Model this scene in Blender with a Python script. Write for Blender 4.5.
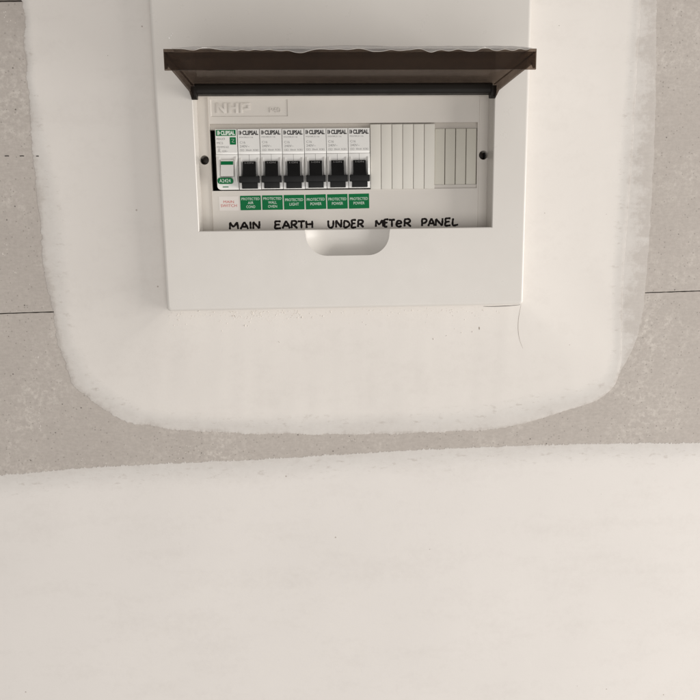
import bpy, math, random
from mathutils import Vector, Matrix, noise
from mathutils.geometry import tessellate_polygon

random.seed(7)
for o in list(bpy.data.objects):
    bpy.data.objects.remove(o)
scene = bpy.context.scene
COL = scene.collection
MM = 0.001            # everything below is measured in millimetres

# ------------------------------------------------------------------ camera
CAM = Vector((-27.909, -575.746, -54.237))
TILT, YAW, ROLL = math.radians(9.813), math.radians(2.884), math.radians(-0.794)
cy, sy, ct, st = math.cos(YAW), math.sin(YAW), math.cos(TILT), math.sin(TILT)
_f = Vector((sy * ct, cy * ct, -st))
_r0 = Vector((cy, -sy, 0))
_u0 = _r0.cross(_f)
_r = _r0 * math.cos(ROLL) + _u0 * math.sin(ROLL)
_u = -_r0 * math.sin(ROLL) + _u0 * math.cos(ROLL)
cam_data = bpy.data.cameras.new('camera')
cam = bpy.data.objects.new('camera', cam_data)
COL.objects.link(cam)
m = Matrix((_r, _u, -_f)).transposed().to_4x4()
m.translation = CAM * MM
cam.matrix_world = m
cam_data.sensor_width = 36
cam_data.lens = 36
cam_data.clip_start = 0.01
cam_data.clip_end = 50
scene.camera = cam


def at(px, py, Y):
    """photo pixel (700 px frame) -> millimetre point on the upright plane at depth Y"""
    d = _r * ((px - 350) / 700) - _u * ((py - 350) / 700) + _f
    t = (Y - CAM.y) / d.y
    p = CAM + d * t
    return p.x, p.z


# ------------------------------------------------------------------ light
world = bpy.data.worlds.new('World')
scene.world = world
world.use_nodes = True
bg = world.node_tree.nodes['Background']
bg.inputs[0].default_value = (1.0, 0.968, 0.94, 1)
bg.inputs[1].default_value = 0.44


def area(name, loc, target, sx, sz, power, color):
    ld = bpy.data.lights.new(name, 'AREA')
    ld.shape = 'RECTANGLE'
    ld.size = sx
    ld.size_y = sz
    ld.energy = power
    ld.color = color
    o = bpy.data.objects.new(name, ld)
    COL.objects.link(o)
    o.location = loc
    o.rotation_euler = (Vector(target) - Vector(loc)).to_track_quat('-Z', 'Y').to_euler()
    return o


area('window_light', (2.25, -0.72, -0.45), (0, 0, -0.1), 1.2, 1.5, 56, (1.0, 0.966, 0.93))
area('front_fill', (0.1, -2.2, -0.75), (0, 0, -0.3), 1.6, 1.6, 18.5, (1.0, 0.968, 0.945))  # added fill from the front, no actual lamp of the room

scene.view_settings.view_transform = 'Standard'
scene.view_settings.look = 'None'
scene.view_settings.exposure = 0.05
scene.view_settings.gamma = 1
scene.view_settings.use_curve_mapping = False
scene.render.engine = 'CYCLES'
scene.cycles.transparent_max_bounces = 24
scene.cycles.max_bounces = 6


# ------------------------------------------------------------------ materials
def new_mat(name):
    mt = bpy.data.materials.new(name)
    mt.use_nodes = True
    nt = mt.node_tree
    return mt, nt, nt.nodes['Principled BSDF']


def nd(nt, typ, **kw):
    n = nt.nodes.new(typ)
    for k, v in kw.items():
        setattr(n, k, v)
    return n


def tex_noise(nt, coord, scale, detail=4, rough=0.55, stretch=None):
    n = nd(nt, 'ShaderNodeTexNoise')
    n.inputs['Scale'].default_value = scale
    n.inputs['Detail'].default_value = detail
    n.inputs['Roughness'].default_value = rough
    if stretch:
        mp = nd(nt, 'ShaderNodeMapping')
        mp.inputs['Scale'].default_value = stretch
        nt.links.new(coord, mp.inputs[0])
        coord = mp.outputs[0]
    nt.links.new(coord, n.inputs['Vector'])
    return n.outputs['Fac']


def ramp(nt, src, stops):
    r = nd(nt, 'ShaderNodeValToRGB')
    el = r.color_ramp.elements
    while len(el) < len(stops):
        el.new(0.5)
    for e, (p, c) in zip(el, stops):
        e.position = p
        e.color = (c, c, c, 1) if isinstance(c, (int, float)) else (*c, 1)
    nt.links.new(src, r.inputs[0])
    return r.outputs[0]


def mix(nt, fac, a, b, mode='MIX'):
    n = nd(nt, 'ShaderNodeMix', data_type='RGBA', blend_type=mode)
    for sock, v in ((n.inputs[0], fac), (n.inputs[6], a), (n.inputs[7], b)):
        if isinstance(v, (int, float)):
            sock.default_value = v
        elif isinstance(v, tuple):
            sock.default_value = (*v, 1)
        else:
            nt.links.new(v, sock)
    return n.outputs[2]


def math_(nt, op, a, b=None):
    n = nd(nt, 'ShaderNodeMath', operation=op)
    for sock, v in ((n.inputs[0], a), (n.inputs[1], b)):
        if v is None:
            continue
        if isinstance(v, (int, float)):
            sock.default_value = v
        else:
            nt.links.new(v, sock)
    return n.outputs[0]


def bump(nt, bsdf, height, strength, dist):
    b = nd(nt, 'ShaderNodeBump')
    b.inputs['Strength'].default_value = strength
    b.inputs['Distance'].default_value = dist
    nt.links.new(height, b.inputs['Height'])
    nt.links.new(b.outputs[0], bsdf.inputs['Normal'])


def world_pos(nt):
    return nd(nt, 'ShaderNodeNewGeometry').outputs['Position']


def specks(nt, pos, scale, size, keep):
    """sparse round specks: 1 inside a speck"""
    v = nd(nt, 'ShaderNodeTexVoronoi')
    v.inputs['Scale'].default_value = scale
    nt.links.new(pos, v.inputs['Vector'])
    near = math_(nt, 'LESS_THAN', v.outputs['Distance'], size)
    sep = nd(nt, 'ShaderNodeSeparateColor')
    nt.links.new(v.outputs['Color'], sep.inputs[0])
    k = math_(nt, 'LESS_THAN', sep.outputs[0], keep)
    return math_(nt, 'MULTIPLY', near, k)


BOARD = (0.435, 0.388, 0.342)


def board_colour(nt, pos):
    big = tex_noise(nt, pos, 9, 4)
    fine = tex_noise(nt, pos, 420, 3, 0.7)
    fibre = tex_noise(nt, pos, 160, 4, 0.6, (1, 1, 3.5))
    c = mix(nt, ramp(nt, big, [(0.3, 0.0), (0.7, 1.0)]), (0.412, 0.372, 0.336), (0.450, 0.408, 0.368))
    c = mix(nt, 0.34, c, ramp(nt, fine, [(0.25, (0.33, 0.295, 0.262)), (0.75, (0.50, 0.452, 0.405))]))
    c = mix(nt, 0.16, c, ramp(nt, fibre, [(0.3, 0.3), (0.7, 0.6)]), 'OVERLAY')
    return c, fine


def mat_board():
    mt, nt, b = new_mat('plasterboard_paper')
    pos = world_pos(nt)
    c, fine = board_colour(nt, pos)
    # pale dusting of compound and scuffs
    dust = tex_noise(nt, pos, 14, 7, 0.75)
    dust2 = tex_noise(nt, pos, 260, 5, 0.75)
    d = math_(nt, 'MULTIPLY', ramp(nt, dust, [(0.47, 0.0), (0.68, 1.0)]), ramp(nt, dust2, [(0.46, 0.0), (0.62, 0.85)]))
    c = mix(nt, d, c, (0.60, 0.555, 0.50))
    sc = tex_noise(nt, pos, 55, 5, 0.7, (1.6, 1, 0.5))
    c = mix(nt, ramp(nt, sc, [(0.69, 0.0), (0.76, 0.55)]), c, (0.62, 0.58, 0.53))
    s1 = specks(nt, pos, 420, 0.26, 0.16)
    s2 = specks(nt, pos, 130, 0.085, 0.20)
    c = mix(nt, math_(nt, 'MULTIPLY', s1, 0.45), c, (0.17, 0.15, 0.13))
    c = mix(nt, math_(nt, 'MULTIPLY', s2, 0.75), c, (0.10, 0.085, 0.075))
    nt.links.new(c, b.inputs['Base Color'])
    b.inputs['Roughness'].default_value = 0.85
    bump(nt, b, fine, 0.25, 0.0003)
    return mt


def mat_compound(name, tint=(0.680, 0.642, 0.598)):
    mt, nt, b = new_mat(name)
    pos = world_pos(nt)
    bc, _ = board_colour(nt, pos)
    at_ = nd(nt, 'ShaderNodeAttribute', attribute_name='coat')
    fac = at_.outputs['Fac']
    stroke = tex_noise(nt, pos, 26, 5, 0.6, (0.6, 1, 1.8))
    grain = tex_noise(nt, pos, 170, 5, 0.7)
    k = math_(nt, 'ADD', fac, math_(nt, 'MULTIPLY', math_(nt, 'SUBTRACT', stroke, 0.5), 1.1))
    k = math_(nt, 'ADD', k, math_(nt, 'MULTIPLY', math_(nt, 'SUBTRACT', grain, 0.5), 0.8))
    cover = ramp(nt, k, [(0.0, 0.30), (0.2, 0.66), (0.6, 0.86), (1.0, 1.0)])
    patchy = tex_noise(nt, pos, 7, 5, 0.6)
    col = mix(nt, ramp(nt, patchy, [(0.3, 0.0), (0.7, 1.0)]), tuple(v * 0.975 for v in tint), tuple(min(1, v * 1.02) for v in tint))
    thin = mix(nt, 0.5, col, (0.60, 0.58, 0.55))
    col = mix(nt, ramp(nt, fac, [(0.5, 0.0), (1.0, 1.0)]), thin, col)
    c = mix(nt, cover, bc, col)
    s = specks(nt, pos, 70, 0.05, 0.07)
    c = mix(nt, math_(nt, 'MULTIPLY', s, 0.6), c, (0.25, 0.2, 0.16))
    # rubbed-through scratches where the coat is thin
    scr = tex_noise(nt, pos, 120, 5, 0.75, (0.8, 1, 2.0))
    edge = ramp(nt, fac, [(0.15, 0.0), (0.55, 1.0), (0.9, 0.6), (1.0, 0.0)])
    sm = math_(nt, 'MULTIPLY', ramp(nt, scr, [(0.56, 0.0), (0.68, 0.6)]), edge)
    c = mix(nt, sm, c, (0.42, 0.375, 0.33))
    nt.links.new(c, b.inputs['Base Color'])
    b.inputs['Roughness'].default_value = 0.72
    b.inputs['Specular IOR Level'].default_value = 0.3
    pits = specks(nt, pos, 130, 0.16, 0.10)
    h = math_(nt, 'ADD', math_(nt, 'MULTIPLY', tex_noise(nt, pos, 34, 5, 0.6, (0.5, 1, 1.3)), 1.0),
              math_(nt, 'MULTIPLY', tex_noise(nt, pos, 600, 3, 0.6), 0.10))
    h = math_(nt, 'SUBTRACT', h, math_(nt, 'MULTIPLY', pits, 0.16))
    drag = tex_noise(nt, pos, 60, 4, 0.7, (0.25, 1, 2.2))
    h = math_(nt, 'ADD', h, math_(nt, 'MULTIPLY', drag, 0.22))
    bump(nt, b, h, 0.38, 0.0009)
    return mt


def mat_plastic(name, col, rough=0.35, mottle=0.03, spec=0.5, coat=0.0, bmp=0.05):
    mt, nt, b = new_mat(name)
    pos = world_pos(nt)
    n = tex_noise(nt, pos, 22, 5, 0.6)
    lo = tuple(max(0, c * (1 - mottle)) for c in col)
    hi = tuple(min(1, c * (1 + mottle)) for c in col)
    c = mix(nt, ramp(nt, n, [(0.3, 0.0), (0.7, 1.0)]), lo, hi)
    nt.links.new(c, b.inputs['Base Color'])
    r = ramp(nt, tex_noise(nt, pos, 60, 5, 0.7), [(0.3, rough * 0.85), (0.7, min(1, rough * 1.2))])
    nt.links.new(r, b.inputs['Roughness'])
    b.inputs['Specular IOR Level'].default_value = spec
    b.inputs['Coat Weight'].default_value = coat
    bump(nt, b, tex_noise(nt, pos, 900, 2, 0.5), bmp, 0.0002)
    return mt


def mat_smoked():
    mt, nt, b = new_mat('smoked_plastic')
    nt.nodes.remove(b)
    out = nt.nodes['Material Output']
    pos = world_pos(nt)
    tr = nd(nt, 'ShaderNodeBsdfTransparent')
    n = tex_noise(nt, pos, 12, 5, 0.7, (0.5, 1, 1))
    c = mix(nt, ramp(nt, n, [(0.35, 0.0), (0.65, 1.0)]), (0.50, 0.44, 0.40), (0.60, 0.54, 0.49))
    nt.links.new(c, tr.inputs[0])
    gl = nd(nt, 'ShaderNodeBsdfGlossy')
    gl.inputs['Roughness'].default_value = 0.12
    gl.inputs['Color'].default_value = (0.62, 0.60, 0.58, 1)
    df = nd(nt, 'ShaderNodeBsdfDiffuse')
    df.inputs['Color'].default_value = (0.035, 0.027, 0.023, 1)
    m1 = nd(nt, 'ShaderNodeMixShader')
    dust = ramp(nt, tex_noise(nt, pos, 150, 6, 0.75), [(0.40, 0.12), (0.75, 0.34)])
    nt.links.new(dust, m1.inputs[0])
    nt.links.new(tr.outputs[0], m1.inputs[1])
    nt.links.new(df.outputs[0], m1.inputs[2])
    fr = nd(nt, 'ShaderNodeFresnel')
    fr.inputs[0].default_value = 1.4
    m2 = nd(nt, 'ShaderNodeMixShader')
    nt.links.new(math_(nt, 'MULTIPLY', fr.outputs[0], 0.3), m2.inputs[0])
    nt.links.new(m1.outputs[0], m2.inputs[1])
    nt.links.new(gl.outputs[0], m2.inputs[2])
    nt.links.new(m2.outputs[0], out.inputs[0])
    return mt


def mat_film():
    mt, nt, b = new_mat('clear_film')
    nt.nodes.remove(b)
    out = nt.nodes['Material Output']
    pos = world_pos(nt)
    tr = nd(nt, 'ShaderNodeBsdfTransparent')
    df = nd(nt, 'ShaderNodeBsdfDiffuse')
    df.inputs['Color'].default_value = (0.50, 0.47, 0.43, 1)
    gl = nd(nt, 'ShaderNodeBsdfGlossy')
    gl.inputs['Roughness'].default_value = 0.18
    m1 = nd(nt, 'ShaderNodeMixShader')
    f = ramp(nt, tex_noise(nt, pos, 90, 4, 0.6, (0.5, 1, 2)), [(0.35, 0.10), (0.65, 0.38)])
    nt.links.new(f, m1.inputs[0])
    nt.links.new(tr.outputs[0], m1.inputs[1])
    nt.links.new(df.outputs[0], m1.inputs[2])
    m2 = nd(nt, 'ShaderNodeMixShader')
    m2.inputs[0].default_value = 0.22
    nt.links.new(m1.outputs[0], m2.inputs[1])
    nt.links.new(gl.outputs[0], m2.inputs[2])
    nt.links.new(m2.outputs[0], out.inputs[0])
    return mt


M = {
    'board': mat_board(),
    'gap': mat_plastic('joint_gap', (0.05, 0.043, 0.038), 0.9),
    'stud': mat_plastic('stud_timber', (0.12, 0.09, 0.06), 0.9),
    'compound': mat_compound('joint_compound'),
    'skim': mat_compound('skim_coat', (0.690, 0.654, 0.616)),
    'crumb': mat_plastic('dried_compound', (0.70, 0.655, 0.60), 0.8, 0.05, 0.3),
    'pit': mat_plastic('pinhole_grey', (0.27, 0.23, 0.19), 0.85, 0.08, 0.2),
    'scuff': mat_plastic('compound_scuff', (0.60, 0.56, 0.51), 0.85, 0.08, 0.2),
    'cover': mat_plastic('ivory_plastic', (0.612, 0.582, 0.540), 0.30, 0.015, 0.5),
    'panel': mat_plastic('panel_plastic', (0.595, 0.560, 0.512), 0.38, 0.03, 0.45),
    'blank': mat_plastic('blank_plastic', (0.63, 0.605, 0.545), 0.35, 0.02, 0.45),
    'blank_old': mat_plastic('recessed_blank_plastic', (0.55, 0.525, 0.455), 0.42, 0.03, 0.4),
    'white': mat_plastic('white_breaker_plastic', (0.82, 0.81, 0.78), 0.22, 0.01, 0.55, 0.2),
    'sticker': mat_plastic('printed_face', (0.70, 0.69, 0.66), 0.45, 0.01, 0.4),
    'black': mat_plastic('black_toggle_plastic', (0.007, 0.007, 0.007), 0.5, 0.1, 0.22),
    'green': mat_plastic('green_label_film', (0.002, 0.135, 0.042), 0.5, 0.07, 0.12),
    'mswhite': mat_plastic('label_white_film', (0.68, 0.64, 0.60), 0.45, 0.02, 0.4),
    'ink': mat_plastic('black_print', (0.035, 0.033, 0.032), 0.6),
    'inkgrey': mat_plastic('grey_print', (0.27, 0.265, 0.26), 0.6),
    'red': mat_plastic('red_print', (0.48, 0.05, 0.04), 0.6),
    'wprint': mat_plastic('white_print', (0.62, 0.70, 0.62), 0.6),
    'marker': mat_plastic('marker_ink', (0.008, 0.005, 0.004), 0.6, 0.2, 0.15),
    'cavity': mat_plastic('dark_cavity', (0.012, 0.011, 0.010), 0.8),
    'steel': mat_plastic('dull_screw_steel', (0.045, 0.032, 0.024), 0.4),
    'hinge': mat_plastic('dark_hinge_plastic', (0.010, 0.008, 0.006), 0.5, 0.1, 0.2),
    'smoked': mat_smoked(),
    'film': mat_film(),
}


# ------------------------------------------------------------------ mesh helpers (millimetres)
class MB:
    def __init__(s):
        s.v, s.f = [], []

    def add(s, vs, fs):
        n = len(s.v)
        s.v += [tuple(v) for v in vs]
        s.f += [tuple(i + n for i in f) for f in fs]
        return s

    def box(s, x0, x1, y0, y1, z0, z1, bev=0.0):
        """box with a chamfered front edge (front = small y)"""
        b = bev
        if b <= 0:
            vs = [(x, y, z) for y in (y0, y1) for z in (z0, z1) for x in (x0, x1)]
            return s.add(vs, [(0, 1, 3, 2), (5, 4, 6, 7), (1, 5, 7, 3), (4, 0, 2, 6), (2, 3, 7, 6), (4, 5, 1, 0)])
        rings = []
        for k in range(4):
            a = math.pi / 2 * k / 3
            off, dy = b * (1 - math.sin(a)), b * (1 - math.cos(a))
            rings.append((off, y0 + dy))
        rings.append((0, y1))
        vs = []
        for off, y in rings:
            vs += [(x0 + off, y, z0 + off), (x1 - off, y, z0 + off), (x1 - off, y, z1 - off), (x0 + off, y, z1 - off)]
        fs = [(0, 1, 2, 3)]
        for r in range(len(rings) - 1):
            for i in range(4):
                j = (i + 1) % 4
                fs.append((r * 4 + i, (r + 1) * 4 + i, (r + 1) * 4 + j, r * 4 + j))
        k = (len(rings) - 1) * 4
        fs.append((k + 3, k + 2, k + 1, k))
        return s.add(vs, fs)

    def prism(s, pts, y0, y1, bev=0.0):
        """outline (x,z), counter-clockwise seen from the front, pushed from y0 back to y1"""
        n = len(pts)
        cx = sum(p[0] for p in pts) / n
        cz = sum(p[1] for p in pts) / n
        rings = []
        if bev > 0:
            w = max(abs(p[0] - cx) for p in pts)
            h = max(abs(p[1] - cz) for p in pts)
            for k in range(3):
                a = math.pi / 2 * k / 2
                o = bev * (1 - math.sin(a))
                rings.append(([(cx + (x - cx) * (1 - o / w), cz + (z - cz) * (1 - o / h)) for x, z in pts], y0 + bev * (1 - math.cos(a))))
        else:
            rings.append((pts, y0))
        rings.append((pts, y1))
        vs = [(x, y, z) for ps, y in rings for x, z in ps]
        fs = [tuple(range(n))]
        for r in range(len(rings) - 1):
            for i in range(n):
                j = (i + 1) % n
                fs.append((r * n + i, (r + 1) * n + i, (r + 1) * n + j, r * n + j))
        k = (len(rings) - 1) * n
        fs.append(tuple(k + n - 1 - i for i in range(n)))
        return s.add(vs, fs)

    def flat(s, loops, y):
        """flat face at depth y with holes"""
        tri = tessellate_polygon([[Vector((x, z, 0)) for x, z in lp] for lp in loops])
        vs = [(x, y, z) for lp in loops for x, z in lp]
        fs = []
        for t in tri:
            a, b, c = (vs[i] for i in t)
            cr = (b[0] - a[0]) * (c[2] - a[2]) - (b[2] - a[2]) * (c[0] - a[0])
            fs.append(tuple(t) if cr > 0 else tuple(reversed(t)))
        return s.add(vs, fs)

    def tube(s, pts, r, n=8):
        """thin round tube through 3D points"""
        rings = []
        for i, p in enumerate(pts):
            p = Vector(p)
            a = Vector(pts[max(0, i - 1)])
            b = Vector(pts[min(len(pts) - 1, i + 1)])
            d = (b - a).normalized()
            u = d.cross(Vector((0, 1, 0.01))).normalized()
            w = d.cross(u)
            rr = r[i] if isinstance(r, (list, tuple)) else r
            rings.append([p + (u * math.cos(2 * math.pi * k / n) + w * math.sin(2 * math.pi * k / n)) * rr for k in range(n)])
        vs = [v for q in rings for v in q]
        fs = []
        for i in range(len(rings) - 1):
            for k in range(n):
                j = (k + 1) % n
                fs.append((i * n + k, i * n + j, (i + 1) * n + j, (i + 1) * n + k))
        fs.append(tuple(range(n - 1, -1, -1)))
        fs.append(tuple((len(rings) - 1) * n + k for k in range(n)))
        return s.add(vs, fs)

    def build(s, name, mat, parent=None, smooth=True, angle=32, kind=None, attr=None):
        off = Vector(parent['mm']) if parent is not None and 'mm' in parent else Vector((0, 0, 0))
        me = bpy.data.meshes.new(name)
        me.from_pydata([((v[0] - off.x) * MM, (v[1] - off.y) * MM, (v[2] - off.z) * MM) for v in s.v], [], s.f)
        me.materials.append(mat)
        if smooth:
            me.polygons.foreach_set('use_smooth', [True] * len(me.polygons))
            me.set_sharp_from_angle(angle=math.radians(angle))
        if attr is not None:
            a = me.attributes.new('coat', 'FLOAT', 'POINT')
            a.data.foreach_set('value', attr)
        me.update()
        o = bpy.data.objects.new(name, me)
        COL.objects.link(o)
        if parent is not None:
            o.parent = parent
            if 'mm' in parent:
                MMOFF[o.name] = tuple(off)
        if kind:
            o['kind'] = kind
        return o


MMOFF = {}


def sub(mb, name, mat, part, **kw):
    """mesh given in the same frame as its part, parented one level deeper"""
    root = part.parent
    o = mb.build(name, mat, root, **kw)
    o.parent = part
    return o


def thing(name, loc, label=None, cat=None, group=None, kind=None):
    o = bpy.data.objects.new(name, None)
    COL.objects.link(o)
    o.location = Vector(loc) * MM
    o['mm'] = tuple(float(c) for c in loc)
    o.empty_display_size = 0.02
    if label:
        o['label'] = label
    if cat:
        o['category'] = cat
    if group:
        o['group'] = group
    if kind:
        o['kind'] = kind
    return o


def rrect(x0, x1, z0, z1, r, n=5, corners=(1, 1, 1, 1)):
    """rounded rectangle, ccw; corners = bottom-left, bottom-right, top-right, top-left"""
    pts = []
    for (cx, cz, a0, on) in ((x0, z0, 180, corners[0]), (x1, z0, 270, corners[1]), (x1, z1, 0, corners[2]), (x0, z1, 90, corners[3])):
        if not on:
            pts.append((cx, cz))
            continue
        ccx = cx + (r if cx == x0 else -r)
        ccz = cz + (r if cz == z0 else -r)
        for k in range(n + 1):
            a = math.radians(a0 + 90 * k / n)
            pts.append((ccx + r * math.cos(a), ccz + r * math.sin(a)))
    return pts


def circle(cx, cz, r, n=28):
    return [(cx + r * math.cos(2 * math.pi * k / n), cz + r * math.sin(2 * math.pi * k / n)) for k in range(n)]


_text_cache = {}


def text_geo(s, bold=0.0, depth=0.0, res=3):
    key = (s, bold, depth)
    if key in _text_cache:
        return _text_cache[key]
    cu = bpy.data.curves.new('lettering_source', 'FONT')
    cu.body = s
    cu.align_x = 'CENTER'
    cu.size = 1
    cu.resolution_u = res
    cu.offset = bold
    cu.extrude = depth
    ob = bpy.data.objects.new('lettering_source', cu)
    COL.objects.link(ob)
    dg = bpy.context.evaluated_depsgraph_get()
    me = bpy.data.meshes.new_from_object(ob.evaluated_get(dg))
    vs = [tuple(v.co) for v in me.vertices]
    fs = [tuple(p.vertices) for p in me.polygons]
    bpy.data.objects.remove(ob)
    bpy.data.curves.remove(cu)
    bpy.data.meshes.remove(me)
    _text_cache[key] = (vs, fs)
    return vs, fs


def put_text(mb, s, x0, x1, z0, z1, y, bold=0.0, thick=0.0, rot=0.0):
    """lettering scaled to fill the box, facing the front at depth y"""
    vs, fs = text_geo(s, bold, 0.5 if thick > 0 else 0.0)
    if not vs:
        return mb
    ax0, ax1 = min(v[0] for v in vs), max(v[0] for v in vs)
    ay0, ay1 = min(v[1] for v in vs), max(v[1] for v in vs)
    kx, kz = (x1 - x0) / (ax1 - ax0), (z1 - z0) / (ay1 - ay0)
    out = []
    cx, cz = (x0 + x1) / 2, (z0 + z1) / 2
    for v in vs:
        X = x0 + (v[0] - ax0) * kx - cx
        Z = z0 + (v[1] - ay0) * kz - cz
        out.append((cx + X * math.cos(rot) - Z * math.sin(rot), y - v[2] * 2 * thick * 0.5, cz + X * math.sin(rot) + Z * math.cos(rot)))
    return mb.add(out, fs)


def smooth01(t):
    t = max(0.0, min(1.0, t))
    return t * t * (3 - 2 * t)


# ------------------------------------------------------------------ the wall
WALL_Y = 18.0
wall = thing('wall', (0, WALL_Y, -119), kind='structure')
XL, XR, ZB, ZT = -520.0, 520.0, -760.0, 360.0


def joint_z(x):
    return -119.2 + (x + 250) * 0.0133


def rough_edge(z_fn, x0, x1, amp, seed, step=2.0):
    n = int((x1 - x0) / step)
    return [(x0 + (x1 - x0) * i / n, z_fn(x0 + (x1 - x0) * i / n) + amp * noise.noise(Vector((i * 0.35, seed, 0)))) for i in range(n + 1)]


GAP = 0.42
bd = rough_edge(lambda x: joint_z(x) - GAP, XL, XR, 0.28, 3)
tp = rough_edge(lambda x: joint_z(x) + GAP, XL, XR, 0.22, 5)
tp2 = rough_edge(lambda x: 123.3 + 0.018 * (x + 264) - 0.7, XL, XR, 0.25, 9)
tp3 = rough_edge(lambda x: 123.3 + 0.018 * (x + 264) + 0.9, XL, XR, 0.25, 11)


def board(name, outline, holes=()):
    mb = MB()
    mb.prism(outline, WALL_Y, WALL_Y + 10)
    return mb.build(name, M['board'], wall, smooth=False)


board('plasterboard', [(XL, ZB), (XR, ZB)] + bd[::-1])
# the middle sheet is cut out round the board's back box
mb = MB()
hole = [(-124, -95), (124, -95), (124, 85), (-124, 85)]
mid = tp + tp2[::-1]
mb.flat([mid, hole], WALL_Y)
nmid = len(mid)
vs = [(x, WALL_Y, z) for x, z in mid] + [(x, WALL_Y + 10, z) for x, z in mid]
mb.add(vs, [(i, i + nmid, (i + 1) % nmid + nmid, (i + 1) % nmid) for i in range(nmid)])
vs = [(x, WALL_Y, z) for x, z in hole] + [(x, WALL_Y + 10, z) for x, z in hole]
mb.add(vs, [(i, (i + 1) % 4, (i + 1) % 4 + 4, i + 4) for i in range(4)])
mb.build('plasterboard', M['board'], wall, smooth=False)
board('plasterboard', tp3 + [(XR, ZT), (XL, ZT)])
MB().box(XL, XR, WALL_Y + 10.5, WALL_Y + 60, joint_z(0) - 30, joint_z(0) + 18).build('stud', M['stud'], wall, smooth=False)
MB().box(XL, XR, WALL_Y + 10.5, WALL_Y + 60, 105, 150).build('stud', M['stud'], wall, smooth=False)


def catmull(pts, step):
    out = []
    P = [pts[0]] + list(pts) + [pts[-1]]
    for i in range(1, len(P) - 2):
        p0, p1, p2, p3 = P[i - 1:i + 3]
        n = max(2, int(math.dist(p1[:2], p2[:2]) / step))
        for k in range(n):
            t = k / n
            out.append(tuple(0.5 * ((2 * p1[a]) + (-p0[a] + p2[a]) * t + (2 * p0[a] - 5 * p1[a] + 4 * p2[a] - p3[a]) * t * t + (-p0[a] + 3 * p1[a] - 3 * p2[a] + p3[a]) * t ** 3) for a in range(len(p1))))
    out.append(tuple(pts[-1]))
    return out


# compound feathered round the board: outline read off the photograph (px, py, width of the thin margin in mm)
outline_px = [(22, 0, 6), (25, 22, 6), (23, 40, 7), (27, 62, 6), (26, 80, 7), (30, 105, 9), (32, 140, 12), (35, 170, 16), (37, 205, 20),
              (41, 235, 22), (42, 258, 22), (46, 285, 20), (51, 305, 16), (54, 325, 16), (59, 347, 16), (67, 367, 18), (75, 386, 20), (89, 399, 20),
              (106, 411, 20), (123, 419, 18), (146, 426, 16), (178, 430, 16), (222, 433, 16), (300, 434.5, 18), (370, 434, 20), (432, 433, 22),
              (482, 430, 24), (522, 424, 26), (562, 412, 24), (590, 403.5, 22), (606, 394, 18), (616, 382, 16), (620.5, 366, 14),
              (622, 350, 12), (622.5, 320, 12), (623, 290, 12), (626, 240, 12), (630, 190, 12), (634, 130, 12), (637, 70, 10), (640, 20, 10), (641, 0, 10)]
ctrl = [(*at(px, py, WALL_Y), w) for px, py, w in outline_px]
lx, lz, lw = ctrl[0]
rx, rz, rw = ctrl[-1]
ctrl = [(lx - 4, 250, 6), (lx + 2, 190, 6)] + ctrl + [(rx + 2, 190, 16), (rx - 4, 250, 16)]
line = catmull(ctrl, 0.7)
dists = [0, 0.25, 0.6, 1.2, 2.2, 3.5, 5.5, 8, 11, 15, 20, 26, 34, 44, 56, 70, 86, 104]
mb = MB()
attr = []
N = len(line)
rag = []
for i, (x, z, w) in enumerate(line):
    a, b = line[max(0, i - 1)], line[min(N - 1, i + 1)]
    tx, tz = b[0] - a[0], b[1] - a[1]
    l = math.hypot(tx, tz) or 1
    nx, nz = tz / l, -tx / l            # outward
    j = 1.7 * noise.noise(Vector((x * 0.05, z * 0.05, 3))) + 1.1 * noise.noise(Vector((x * 0.22, z * 0.22, 7))) + 1.0 * noise.noise(Vector((x * 0.8, z * 0.8, 1)))
    j *= 1.0 if x < 150 else 0.4
    rag.append((x, z, w, nx * j, nz * j))
for i, (x, z, w, jx, jz) in enumerate(rag):
    qx, qz = max(-138, min(138, x)), max(-108, z)
    D = math.hypot(qx - x, qz - z)
    for d in dists:
        d = D if d == dists[-1] else min(d, D)
        t = min(1.0, d / D)
        fade = max(0.0, 1 - d / 7)
        X, Z = x + (qx - x) * t + jx * fade, z + (qz - z) * t + jz * fade
        h = 0.0 if d == 0 else 0.12 + 0.25 * smooth01(d / 3) + 8.0 * t ** 2.0
        h += 0.5 * smooth01(d / 30) * noise.noise(Vector((X * 0.016, Z * 0.016, 2)))
        h += 0.16 * smooth01(d / 8) * noise.noise(Vector((X * 0.07, Z * 0.03, 5)))
        Y = WALL_Y + 0.3 if d == 0 else WALL_Y - max(0.06, h)
        mb.v.append((X, Y, Z))
        attr.append(min(1.0, d / w))
K = len(dists)
for i in range(N - 1):
    for k in range(K - 1):
        mb.f.append((i * K + k, (i + 1) * K + k, (i + 1) * K + k + 1, i * K + k + 1))
o = mb.build('joint_compound_patch', M['compound'], wall, angle=60, attr=attr)
from mathutils.bvhtree import BVHTree
BVH = BVHTree.FromPolygons(mb.v, mb.f)


def surf(x, z):
    h = BVH.ray_cast(Vector((x, -50, z)), Vector((0, 1, 0)))
    return h[0].y if h[0] is not None else WALL_Y


o['label'] = 'broad U-shaped band of smooth joint compound feathered round the switchboard'

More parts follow.
